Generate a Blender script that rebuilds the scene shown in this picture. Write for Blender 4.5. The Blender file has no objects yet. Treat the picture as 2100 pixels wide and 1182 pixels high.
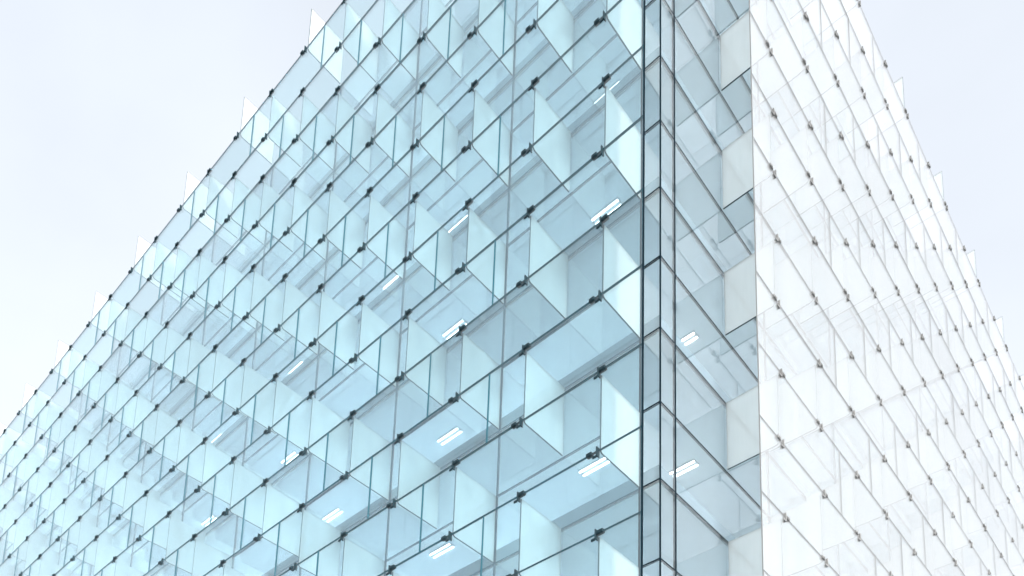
import bpy, bmesh, math, random
from mathutils import Vector, Matrix

scn = bpy.context.scene
random.seed(7)
U = 2.2                      # one facade column in metres
ROW = 0.8533 * U             # height of one row of panes
A0 = 0.9151 * U              # outer corner -> first column of the left face
B0 = 1.9384 * U              # outer corner -> first column of the right face
D = 0.67 * U                 # distance between the outer skin and the inner wall
Z0 = 11.76 * U               # height of row line 0 above the ground

# ------------------------------------------------------------------ camera
cam_d = bpy.data.cameras.new('camera')
cam = bpy.data.objects.new('camera', cam_d)
scn.collection.objects.link(cam)
scn.camera = cam
R_ = Vector((0.76271749, 0.6463859, 0.02114919))
U_ = Vector((0.10695545, -0.15832086, 0.98157783))
F_ = Vector((-0.63782643, 0.74640456, 0.18988859))
C_ = Vector((3.63410778 * U, -5.67313925 * U, -11.03414112 * U + Z0))
M = Matrix(((R_.x, U_.x, -F_.x, C_.x), (R_.y, U_.y, -F_.y, C_.y), (R_.z, U_.z, -F_.z, C_.z), (0, 0, 0, 1)))
cam.matrix_world = M
cam_d.sensor_fit = 'HORIZONTAL'
cam_d.sensor_width = 36.0
cam_d.lens = 36.0 * 1831.6181 / 2100.0
cam_d.shift_x = (1050 - 1153.4958) / 2100.0
cam_d.shift_y = (1904.8416 - 591) / 2100.0
cam_d.clip_start = 0.1
cam_d.clip_end = 5000

# ------------------------------------------------------------------ sky, sun, exposure
SUN_EL = math.radians(22)
sun_h = Vector((0.90, -0.43, 0)).normalized()          # towards the sun
sun_v = (sun_h * math.cos(SUN_EL) + Vector((0, 0, math.sin(SUN_EL)))).normalized()
world = bpy.data.worlds.new('World')
scn.world = world
world.use_nodes = True
wn, wl = world.node_tree.nodes, world.node_tree.links
wn.clear()
w_out = wn.new('ShaderNodeOutputWorld')
w_bg = wn.new('ShaderNodeBackground')
sky = wn.new('ShaderNodeTexSky')
sky.sky_type = 'NISHITA'
sky.sun_disc = False
sky.sun_elevation = SUN_EL
sky.sun_rotation = math.atan2(sun_h.x, sun_h.y)
sky.altitude = 0
sky.air_density = 1.0
sky.dust_density = 4.0
sky.ozone_density = 1.0
hs = wn.new('ShaderNodeHueSaturation')
hs.inputs['Saturation'].default_value = 0.5
gm = wn.new('ShaderNodeGamma')                       # thin bright overcast: flattens the clear-sky contrast everywhere alike
gm.inputs['Gamma'].default_value = 0.40
wl.new(sky.outputs[0], gm.inputs['Color'])
wl.new(gm.outputs[0], hs.inputs['Color'])
# faint high cloud over the whole sky
tc = wn.new('ShaderNodeTexCoord')
wm = wn.new('ShaderNodeMapping')
wm.inputs['Scale'].default_value = (1.2, 3.0, 4.5)
wl.new(tc.outputs['Generated'], wm.inputs[0])
wt = wn.new('ShaderNodeTexNoise')
wt.inputs['Scale'].default_value = 1.6
wt.inputs['Detail'].default_value = 4.0
wl.new(wm.outputs[0], wt.inputs['Vector'])
wr = wn.new('ShaderNodeMapRange')
wr.inputs['From Min'].default_value = 0.3
wr.inputs['From Max'].default_value = 0.7
wr.inputs['To Min'].default_value = 0.95
wr.inputs['To Max'].default_value = 1.04
wl.new(wt.outputs[0], wr.inputs['Value'])
wl.new(wr.outputs[0], hs.inputs['Value'])
wl.new(hs.outputs[0], w_bg.inputs[0])
w_bg.inputs[1].default_value = 0.135
wl.new(w_bg.outputs[0], w_out.inputs[0])

sun_d = bpy.data.lights.new('sun', 'SUN')
sun_d.energy = 1.25
sun_d.angle = math.radians(10.0)
sun_d.color = (1.0, 0.96, 0.9)
sun = bpy.data.objects.new('sun', sun_d)
scn.collection.objects.link(sun)
sun.rotation_euler = sun_v.to_track_quat('Z', 'Y').to_euler()
sun.location = (60, 20, 80)

vs = scn.view_settings
vs.view_transform = 'Standard'
vs.look = 'None'
vs.exposure = 2.56
vs.gamma = 1.0
vs.use_curve_mapping = False
cy = scn.cycles
cy.max_bounces = 14
cy.diffuse_bounces = 3
cy.glossy_bounces = 5
cy.transmission_bounces = 6
cy.transparent_max_bounces = 40
cy.caustics_reflective = False
cy.caustics_refractive = False
cy.sample_clamp_indirect = 6.0
cy.use_denoising = True

# ------------------------------------------------------------------ materials
def new_mat(name):
    m = bpy.data.materials.new(name)
    m.use_nodes = True
    n, l = m.node_tree.nodes, m.node_tree.links
    n.clear()
    out = n.new('ShaderNodeOutputMaterial')
    return m, n, l, out

def math_node(n, l, op, a, b=None, clamp=False):
    k = n.new('ShaderNodeMath')
    k.operation = op
    k.use_clamp = clamp
    for i, v in enumerate((a, b)):
        if v is None:
            continue
        if isinstance(v, (int, float)):
            k.inputs[i].default_value = v
        else:
            l.new(v, k.inputs[i])
    return k.outputs[0]

def schlick(n, l, f0, power=5.0, f90=1.0):
    g = n.new('ShaderNodeNewGeometry')
    dp = n.new('ShaderNodeVectorMath')
    dp.operation = 'DOT_PRODUCT'
    l.new(g.outputs['Incoming'], dp.inputs[0])
    l.new(g.outputs['Normal'], dp.inputs[1])
    c = math_node(n, l, 'ABSOLUTE', dp.outputs['Value'])
    inv = math_node(n, l, 'SUBTRACT', 1.0, c, True)
    p = math_node(n, l, 'POWER', inv, power)
    return math_node(n, l, 'ADD', math_node(n, l, 'MULTIPLY', p, f90 - f0), f0, True)

def streaks(n, l, lo, hi, scale=(1.3, 1.3, 0.16)):
    """weathering film, also carrying the whitening of the right face: vertical streaks and soft blotches, in world space"""
    g = n.new('ShaderNodeNewGeometry')
    mp = n.new('ShaderNodeMapping')
    mp.inputs['Scale'].default_value = scale
    l.new(g.outputs['Position'], mp.inputs[0])
    no = n.new('ShaderNodeTexNoise')
    no.inputs['Scale'].default_value = 1.0
    no.inputs['Detail'].default_value = 5.0
    no.inputs['Roughness'].default_value = 0.6
    l.new(mp.outputs[0], no.inputs['Vector'])
    mr = n.new('ShaderNodeMapRange')
    mr.inputs['From Min'].default_value = 0.3
    mr.inputs['From Max'].default_value = 0.7
    mr.inputs['To Min'].default_value = lo
    mr.inputs['To Max'].default_value = hi
    l.new(no.outputs[0], mr.inputs['Value'])
    return mr.outputs[0]

def glass_mat(name, tint, f0, refl, film_lo, film_hi, film_col, power=5.0, f90=1.0, rough=0.0, var=0.07, translucent=0.5):
    m, n, l, out = new_mat(name)
    tr = n.new('ShaderNodeBsdfTransparent')
    oi = n.new('ShaderNodeObjectInfo')
    hsv = n.new('ShaderNodeHueSaturation')
    hsv.inputs['Color'].default_value = (*tint, 1)
    mr = n.new('ShaderNodeMapRange')
    mr.inputs['To Min'].default_value = 1 - var
    mr.inputs['To Max'].default_value = 1.0
    l.new(oi.outputs['Random'], mr.inputs['Value'])
    l.new(mr.outputs[0], hsv.inputs['Value'])
    l.new(hsv.outputs[0], tr.inputs[0])
    gl = n.new('ShaderNodeBsdfGlossy')
    gl.inputs['Color'].default_value = (*refl, 1)
    gl.inputs['Roughness'].default_value = rough
    df = n.new('ShaderNodeBsdfDiffuse')
    df.inputs[0].default_value = (*film_col, 1)
    tl = n.new('ShaderNodeBsdfTranslucent')
    tl.inputs[0].default_value = (*film_col, 1)
    fm = n.new('ShaderNodeMixShader')
    fm.inputs[0].default_value = translucent
    l.new(df.outputs[0], fm.inputs[1])
    l.new(tl.outputs[0], fm.inputs[2])
    m1 = n.new('ShaderNodeMixShader')
    l.new(streaks(n, l, film_lo, film_hi), m1.inputs[0])
    l.new(tr.outputs[0], m1.inputs[1])
    l.new(fm.outputs[0], m1.inputs[2])
    m2 = n.new('ShaderNodeMixShader')
    l.new(schlick(n, l, f0, power, f90), m2.inputs[0])
    l.new(m1.outputs[0], m2.inputs[1])
    l.new(gl.outputs[0], m2.inputs[2])
    l.new(m2.outputs[0], out.inputs[0])
    return m

def plain_mat(name, col, rough=0.5, metal=0.0, spec=0.5, noise=0.0, emit=None):
    m, n, l, out = new_mat(name)
    b = n.new('ShaderNodeBsdfPrincipled')
    b.inputs['Base Color'].default_value = (*col, 1)
    b.inputs['Roughness'].default_value = rough
    b.inputs['Metallic'].default_value = metal
    b.inputs['Specular IOR Level'].default_value = spec
    if noise:
        f = streaks(n, l, 1 - noise, 1.0, (2.0, 2.0, 2.0))
        h = n.new('ShaderNodeHueSaturation')
        h.inputs['Color'].default_value = (*col, 1)
        l.new(f, h.inputs['Value'])
        l.new(h.outputs[0], b.inputs['Base Color'])
    if emit:
        b.inputs['Emission Color'].default_value = (*emit[0], 1)
        b.inputs['Emission Strength'].default_value = emit[1]
    l.new(b.outputs[0], out.inputs[0])
    return m

MAT = {}
MAT['outer_L'] = glass_mat('left_glass_blue_cast', (0.872, 0.968, 0.992), 0.075, (0.93, 0.99, 1.0), 0.03, 0.05, (0.80, 0.88, 0.9))  # same glass as the right; bluish cast of this face put into the tint
MAT['outer_R'] = glass_mat('right_glass_whitened', (0.97, 0.985, 0.99), 0.075, (1.0, 1.0, 1.0), 0.19, 0.26, (0.90, 0.90, 0.91))  # same glass, whiter: bright fade of the right face put into the film
MAT['edge_L'] = plain_mat('glass_edge_green', (0.0, 0.085, 0.12), 0.6, spec=0.0)
MAT['edge_R'] = plain_mat('glass_edge_lightened', (0.2, 0.205, 0.21), 0.5, spec=0.2)  # pane edges lightened: glare on the right face put into the colour
MAT['fin'] = glass_mat('frosted_fin_glass', (0.93, 0.965, 0.975), 0.04, (1, 1, 1), 0.46, 0.56, (0.865, 0.905, 0.92), rough=0.3, f90=0.5)
MAT['fin_edge'] = plain_mat('fin_edge_pale', (0.05, 0.085, 0.10), 0.6, spec=0.1)
MAT['inner'] = glass_mat('coated_inner_glass', (0.83, 0.94, 1.0), 0.12, (0.92, 0.97, 1.0), 0.07, 0.10, (0.76, 0.86, 0.92), power=4.0)
MAT['inner_back'] = glass_mat('clear_inner_glass_back', (0.97, 0.99, 1.0), 0.04, (0.95, 1, 1), 0.0, 0.004, (0.8, 0.87, 0.9))
MAT['inner_edge'] = plain_mat('inner_glass_edge', (0.10, 0.19, 0.24), 0.6, spec=0.05)
MAT['inner_bar'] = plain_mat('blue_grey_glazing_bar', (0.02, 0.075, 0.115), 0.8, spec=0.03)
MAT['gasket'] = plain_mat('dark_gasket', (0.004, 0.012, 0.019), 0.9, spec=0.03)
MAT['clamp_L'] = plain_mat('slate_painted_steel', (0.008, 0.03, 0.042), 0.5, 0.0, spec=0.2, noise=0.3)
MAT['clamp_R'] = plain_mat('clamp_steel_lightened', (0.19, 0.195, 0.20), 0.45, 0.2, noise=0.3)  # same clamps, paler: washed-out light on the right put into the colour
MAT['ceiling'] = plain_mat('white_ceiling', (0.82, 0.84, 0.85), 0.8, noise=0.06)
MAT['slab'] = plain_mat('pale_floor_slab', (0.7, 0.71, 0.72), 0.7, noise=0.1)
MAT['slab_edge'] = plain_mat('grey_slab_edge', (0.30, 0.34, 0.37), 0.8, noise=0.1)
MAT['core'] = plain_mat('pale_core_wall', (0.78, 0.8, 0.81), 0.8, noise=0.1)
MAT['tube'] = plain_mat('lit_tube', (0.9, 0.9, 0.9), 0.4, emit=((1.0, 0.99, 0.97), 1.6))
MAT['panel'] = plain_mat('added_panel_glow', (0.9, 0.9, 0.9), 0.5, emit=((0.84, 0.93, 1.0), 15.0))  # glow of the added panels, unseen from the camera
MAT['housing'] = plain_mat('white_lamp_housing', (0.45, 0.46, 0.47), 0.4)
MAT['pave'] = plain_mat('light_paving', (0.42, 0.42, 0.41), 0.85, noise=0.25)

# ------------------------------------------------------------------ mesh helpers
def link(o):
    scn.collection.objects.link(o)
    return o

def box_into(bm, x0, x1, y0, y1, z0, z1, mi=0):
    vs_ = [bm.verts.new(p) for p in ((x0, y0, z0), (x1, y0, z0), (x1, y1, z0), (x0, y1, z0),
                                     (x0, y0, z1), (x1, y0, z1), (x1, y1, z1), (x0, y1, z1))]
    fs = []
    for q in ((0, 3, 2, 1), (4, 5, 6, 7), (0, 1, 5, 4), (1, 2, 6, 5), (2, 3, 7, 6), (3, 0, 4, 7)):
        f = bm.faces.new([vs_[i] for i in q])
        f.material_index = mi
        fs.append(f)
    return fs          # bottom, top, -y, +x, +y, -x

def finish(bm, name, mats):
    me = bpy.data.meshes.new(name)
    bm.normal_update()
    bm.to_mesh(me)
    bm.free()
    for m in mats:
        me.materials.append(m)
    return me

def obj(name, me, parent=None, loc=(0, 0, 0), rot=(0, 0, 0)):
    o = link(bpy.data.objects.new(name, me))
    o.parent = parent
    o.location = loc
    o.rotation_euler = rot
    return o

def pane_mesh(name, w, h, t, face, edge, back=None):
    """glass sheet in the xz plane, origin at lower left, outside towards -y; edges in their own green"""
    bm = bmesh.new()
    fs = box_into(bm, 0, w, 0, t, 0, h, 0)
    for i in (0, 1, 3, 5):
        fs[i].material_index = 1
    if back:
        fs[4].material_index = 2
        return finish(bm, name, [face, edge, back])
    return finish(bm, name, [face, edge])

# ------------------------------------------------------------------ ground
bm = bmesh.new()
bmesh.ops.create_grid(bm, x_segments=1, y_segments=1, size=2500)
ground = obj('ground', finish(bm, 'ground', [MAT['pave']]))
ground['kind'] = 'structure'

# ------------------------------------------------------------------ the building
bld = link(bpy.data.objects.new('glass_office_building', None))
bld['label'] = 'glass office building with an outer skin of panes and projecting glass fins at its corner'
bld['category'] = 'building'

# a face has its own frame: u runs along the face away from the corner, v into the building, z up
class Face:
    def __init__(self, side):
        self.side = side
        self.c0 = A0 if side == 'L' else B0
    def u(self, c):
        return self.c0 + c * U
    def place(self, u, v, z):
        return (-u, v, z) if self.side == 'L' else (-v, u, z)
LF, RF = Face('L'), Face('R')
def zrow(r):
    return Z0 - r * ROW

TOP, LOW = -6, 10
NC = {'L': 22, 'R': 15}
def row_limit(side, c):               # how far down the skin is in view, with a margin
    return 7.45 - 0.463 * c + 2.6 if side == 'L' else 7.08 - 0.585 * (c + 0.5) + 2.6

T_OUT, GAP = 0.045, 0.012
mesh_cache = {}
def outer_mesh(w, side):
    k = (round(w, 3), side)
    if k not in mesh_cache:
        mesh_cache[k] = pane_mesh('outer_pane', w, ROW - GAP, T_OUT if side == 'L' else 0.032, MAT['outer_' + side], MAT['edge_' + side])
    return mesh_cache[k]

def put_sheet(name, me, face, u0, u1, v, z, tilt=0.0):
    """a sheet mesh (x = 0..w, outside -y) on a face between u0 < u1"""
    if face.side == 'L':
        return obj(name, me, bld, (-u1, v, z), (tilt, 0, 0))
    return obj(name, me, bld, (-v, u0, z), (tilt, 0, math.pi / 2))

n_pane = 0
for face in (LF, RF):
    nc = NC[face.side]
    for r in range(TOP, LOW):
        joints = [-0.5]
        for c in range(1, nc):
            if (c + r) % 2 == 1:
                joints.append(c + 0.5)
        for a, b in zip(joints, joints[1:]):
            if r > row_limit(face.side, a):
                continue
            w = (b - a) * U - GAP
            put_sheet('outer_pane', outer_mesh(w, face.side), face, face.u(a) + GAP / 2, face.u(b) - GAP / 2, 0.0,
                      zrow(r + 1) + GAP / 2, random.uniform(-0.003, 0.003))
            n_pane += 1

# slim dark seal on the free end of the left skin
bm = bmesh.new()
box_into(bm, 0.001, 0.012, -0.002, T_OUT + 0.003, zrow(LOW), zrow(TOP))
obj('end_seal', finish(bm, 'end_seal', [MAT['gasket']]), bld, (-LF.u(-0.5), 0, 0))

# ---- fins, standing square to the skin between it and the inner wall
def fin_mesh():
    """profile in the yz plane (y = depth), chamfered at the lower outer corner; thickness along x"""
    bm = bmesh.new()
    y0, y1, z0, z1, t = T_OUT + 0.05, D - 0.035, 0.02, ROW - 0.03, 0.036
    # outline seen edge on, a touch thicker than the sheet
    prof = [(y0, z1), (y0, z0 + 0.06), (y0 + 0.03, z0 + 0.015), (y0 + 0.07, z0), (y1, z0), (y1, z1)]
    a = [bm.verts.new((-t / 2, y, z)) for y, z in prof]
    b = [bm.verts.new((t / 2, y, z)) for y, z in prof]
    bm.faces.new(a)
    bm.faces.new(b[::-1])
    for i in range(len(prof)):
        j = (i + 1) % len(prof)
        f = bm.faces.new((a[i], b[i], b[j], a[j]))
        f.material_index = 1
    bmesh.ops.recalc_face_normals(bm, faces=bm.faces)
    return finish(bm, 'fin', [MAT['fin'], MAT['fin_edge']])
FIN = fin_mesh()
n_fin = 0
for face in (LF, RF):
    par = 1 if face.side == 'L' else 0
    for r in range(TOP - 1, LOW):
        for c in range(0, NC[face.side]):
            if (c + r) % 2 != par or r > row_limit(face.side, c):
                continue
            o = obj('fin', FIN, bld, face.place(face.u(c), 0, zrow(r + 1)), (0, 0, random.uniform(-0.004, 0.004) + (0 if face.side == 'L' else math.pi / 2)))
            n_fin += 1

# ---- steel clamps at every crossing
def clamp_mesh(kind):
    """kind +1: block to +x of the plate (fin hangs below); -1: block to -x (fin ends above)"""
    bm = bmesh.new()
    box_into(bm, -0.015, 0.015, -0.036, 0.062, -0.14, 0.08)           # upright plate
    box_into(bm, -0.11, -0.0155, -0.032, 0.0, -0.155, -0.105)         # foot pin
    if kind > 0:
        box_into(bm, 0.0155, 0.18, -0.03, 0.065, -0.038, 0.038)       # clamp block
        box_into(bm, 0.04, 0.075, -0.04, -0.0305, -0.015, 0.015)      # bolt heads
        box_into(bm, 0.12, 0.155, -0.04, -0.0305, -0.015, 0.015)
    else:
        box_into(bm, -0.28, -0.14, -0.03, 0.065, -0.038, 0.038)
        box_into(bm, -0.14, -0.0155, 0.0, 0.042, -0.016, 0.016)
        box_into(bm, -0.23, -0.19, -0.04, -0.0305, -0.015, 0.015)
    bmesh.ops.bevel(bm, geom=[e for e in bm.edges], offset=0.004, segments=1, affect='EDGES')
    return finish(bm, 'clamp', [MAT['clamp_L']])
CL = {}
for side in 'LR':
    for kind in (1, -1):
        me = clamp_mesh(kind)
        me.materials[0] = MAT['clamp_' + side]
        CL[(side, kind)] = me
spots = []
for face in (LF, RF):
    par = 1 if face.side == 'L' else 0
    for r in range(TOP, LOW):
        for c in range(0, NC[face.side]):
            if r > row_limit(face.side, c):
                continue
            kind = 1 if (c + r) % 2 == par else -1
            p = Vector(face.place(face.u(c), 0, zrow(r)))
            q = p - C_
            dep = q.dot(F_)
            sx = 1153.5 + 1831.6 * q.dot(R_) / dep
            sy = 1904.8 - 1831.6 * q.dot(U_) / dep
            seen = -40 < sx < 2140 and -40 < sy < 1222
            foreshort = abs(q.y if face.side == 'L' else q.x) / q.length
            spots.append((not seen, q.length / (0.3 + foreshort), face, p, kind))
spots.sort(key=lambda s: (s[0], s[1]))
far = {'L': bmesh.new(), 'R': bmesh.new()}
for i, (hid, dist, face, p, kind) in enumerate(spots):
    rz = 0 if face.side == 'L' else math.pi / 2
    if i < 300:
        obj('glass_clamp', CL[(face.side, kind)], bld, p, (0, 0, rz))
    else:
        rest = far[face.side]
        k = len(rest.verts)
        rest.from_mesh(CL[(face.side, kind)])
        rest.verts.ensure_lookup_table()
        mm = Matrix.Translation(p) @ Matrix.Rotation(rz, 4, 'Z')
        for v in rest.verts[k:]:
            v.co = mm @ v.co
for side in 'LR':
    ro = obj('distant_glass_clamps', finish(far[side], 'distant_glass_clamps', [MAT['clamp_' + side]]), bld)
    ro['kind'] = 'stuff'

# ---- inner wall: big coated panes, a dark gasket in every joint
T_IN, G_IN = 0.030, 0.022
inner_cache = {}
def inner_mesh(w):
    k = round(w, 3)
    if k not in inner_cache:
        inner_cache[k] = pane_mesh('inner_pane', w, ROW - G_IN, T_IN, MAT['inner'], MAT['inner_edge'], MAT['inner_back'])
    return inner_cache[k]
n_in = 0
joint_cols = {'L': [0] + list(range(2, NC['L'] + 1, 2)), 'R': [-1] + list(range(1, NC['R'] + 1, 2))}
for face in (LF, RF):
    us = [D] + [face.u(c) for c in joint_cols[face.side]]
    for r in range(TOP, LOW):
        for k, (a, b) in enumerate(zip(us, us[1:])):
            cc = (a - face.c0) / U
            if r > row_limit(face.side, cc):
                continue
            a2 = a + (G_IN / 2 if k else 0.022)
            w = b - G_IN / 2 - a2
            put_sheet('inner_pane', inner_mesh(w), face, a2, b - G_IN / 2, D, zrow(r + 1) + G_IN / 2)
            n_in += 1
    # gaskets behind the joints
    for k, uu in enumerate(us[1:]):
        bm = bmesh.new()
        hw = 0.022 if k == 0 else 0.011
        box_into(bm, -hw, hw, -0.006, 0.05, zrow(LOW), zrow(TOP))
        obj('mullion', finish(bm, 'mullion', [MAT['gasket'] if k == 0 or face.side == 'R' else MAT['inner_bar']]), bld, face.place(uu, D, 0), (0, 0, 0 if face.side == 'L' else math.pi / 2))
    for r in range(TOP, LOW + 1):
        bm = bmesh.new()
        L_ = us[-1] - D
        box_into(bm, 0, L_ - 0.03, -0.003, 0.0495, -0.013, 0.013)
        if face.side == 'L':                # dark up to the first mullion, slimmer blue-grey behind the skin
            bm.free()
            bm = bmesh.new()
            cut = us[1] - D
            box_into(bm, L_ - 0.03 - cut, L_ - 0.03, -0.003, 0.0495, -0.015, 0.015, 1)
            box_into(bm, 0, L_ - 0.031 - cut, -0.003, 0.0495, -0.012, 0.012, 0)
            me = finish(bm, 'transom', [MAT['inner_bar'], MAT['gasket']])
        else:
            me = finish(bm, 'transom', [MAT['gasket']])
        put_sheet('transom', me, face, D + 0.022, us[-1] - 0.008, D, zrow(r))
# corner post of the inner wall
bm = bmesh.new()
box_into(bm, -D - 0.021, -D + 0.008, D - 0.008, D + 0.021, zrow(LOW), zrow(TOP))
obj('corner_post', finish(bm, 'corner_post', [MAT['gasket']]), bld)

# ---- floors, ceilings and core
XL = LF.u(NC['L'] + 8)
YR = RF.u(NC['R'] + 6)
def l_slab(z0, z1, inset, mat, name):
    """L-shaped plate behind the two inner walls, 9 m deep"""
    bm = bmesh.new()
    i = D + inset
    dp = 9.0
    fs = box_into(bm, -XL, -i, i, i + dp, z0, z1) + box_into(bm, -i - dp, -i, i + dp + 0.002, YR, z0, z1)
    for q in (2, 3, 4, 5, 8, 9, 10, 11):
        fs[q].material_index = 1
    return obj(name, finish(bm, name, [mat, MAT['slab_edge']]), bld)
for k in range(-2, 6):
    r = 2 * k
    l_slab(zrow(r), zrow(r) + 0.03, 0.10, MAT['ceiling'], 'ceiling')
    l_slab(zrow(r) + 0.034, zrow(r) + 0.40, 0.06, MAT['slab'], 'floor_slab')
l_slab(zrow(TOP) - 0.08, zrow(TOP) - 0.05, 0.10, MAT['ceiling'], 'ceiling')
l_slab(zrow(TOP) - 0.046, zrow(TOP) - 0.004, 0.06, MAT['slab'], 'roof_deck')
bm = bmesh.new()
i = D + 7.0
box_into(bm, -XL, -i, i, i + 0.3, 0, zrow(TOP) - 0.09)
obj('core_wall', finish(bm, 'core_wall', [MAT['core']]), bld)
bm = bmesh.new()
box_into(bm, -i - 0.3, -i, i + 0.304, YR, 0, zrow(TOP) - 0.09)
obj('core_wall', finish(bm, 'core_wall', [MAT['core']]), bld)
# plain base under the glazing, down to the ground
bm = bmesh.new()
box_into(bm, -XL, -D - 0.2, D + 0.2, D + 6.8, 0, zrow(LOW) - 0.02)
obj('base_wall', finish(bm, 'base_wall', [MAT['core']]), bld)
# ------------------------------------------------------------------ ceiling lights
def lamp_mesh(w):
    bm = bmesh.new()
    box_into(bm, -w / 2, w / 2, -0.13, 0.13, -0.035, 0.0)
    return finish(bm, 'housing', [MAT['housing']])
def tube_mesh(w):
    bm = bmesh.new()
    box_into(bm, -w / 2 + 0.02, w / 2 - 0.02, -0.026, 0.026, -0.06, -0.036)
    bmesh.ops.bevel(bm, geom=[e for e in bm.edges], offset=0.006, segments=2, affect='EDGES')
    return finish(bm, 'tube', [MAT['tube']])
# added glowing panels deep in each floor, out of view, to brighten the interior
bm = bmesh.new()
box_into(bm, -0.6, 0.6, -0.3, 0.3, -0.012, 0.0)
PM = finish(bm, 'added_light_panel', [MAT['panel']])
for k in range(-3, 5):
    z = (zrow(2 * k) if k > -3 else zrow(TOP) - 0.08) - 0.003
    for c in range(3, NC['L'], 2):
        obj('added_light_panel', PM, bld, (-LF.u(c), 3.0 * U, z))
HM, TM = lamp_mesh(0.95), tube_mesh(0.95)
def ceiling_light(x, y, r, label):
    e = link(bpy.data.objects.new('ceiling_light', None))
    e.location = (x * U, y * U, zrow(r) - 0.002)
    e['label'] = label
    e['category'] = 'ceiling light'
    e['group'] = 'lit twin tube ceiling lights'
    obj('housing', HM, e)
    for s in (-0.085, 0.085):
        obj('tube', TM, e, (0, s, 0))
lights = [(-2.10, 1.60, -2, 'uppermost lit ceiling light just left of the dark corner'),
          (-4.87, 1.59, -2, 'lit ceiling light right of centre, highest in the middle of the left face'),
          (-6.38, 1.57, -2, 'short lit ceiling light near the centre of the picture, between two fins'),
          (-9.06, 1.58, -2, 'lit ceiling light left of the picture centre, steeply slanted'),
          (-11.82, 1.59, -2, 'small lit ceiling light far left, highest of the far left ones'),
          (-16.1, 1.64, -2, 'tiny lit ceiling light nearest the left picture edge'),
          (-2.16, 1.665, 0, 'longest and brightest ceiling light, behind a clamp beside the corner'),
          (-4.94, 1.655, 0, 'lit ceiling light touching a clamp at the middle of the picture'),
          (-9.18, 1.66, 0, 'lit ceiling light low left, right of the two small ones'),
          (-11.95, 1.655, 0, 'small lit ceiling light low left, near the bottom edge'),
          (-5.0, 1.71, 2, 'lit ceiling light low in the middle, in a clear pale ceiling'),
          (-7.8, 1.715, 2, 'short lit ceiling light at the bottom, left of the middle'),
          (-5.15, 1.80, 4, 'lowest lit ceiling light, at the bottom edge in the middle'),
          (-2.41, 1.815, 4, 'lit ceiling light low beside the last clamps left of the corner'),
          (-1.56, 2.45, 2, 'lit ceiling light behind the narrow corner pane, upper of two'),
          (-1.62, 2.53, 4, 'lit ceiling light behind the narrow corner pane, lower of two')]
for a in lights:
    ceiling_light(*a)
print('PANES', n_pane, 'FINS', n_fin, 'CLAMPS', len(spots), 'INNER', n_in)
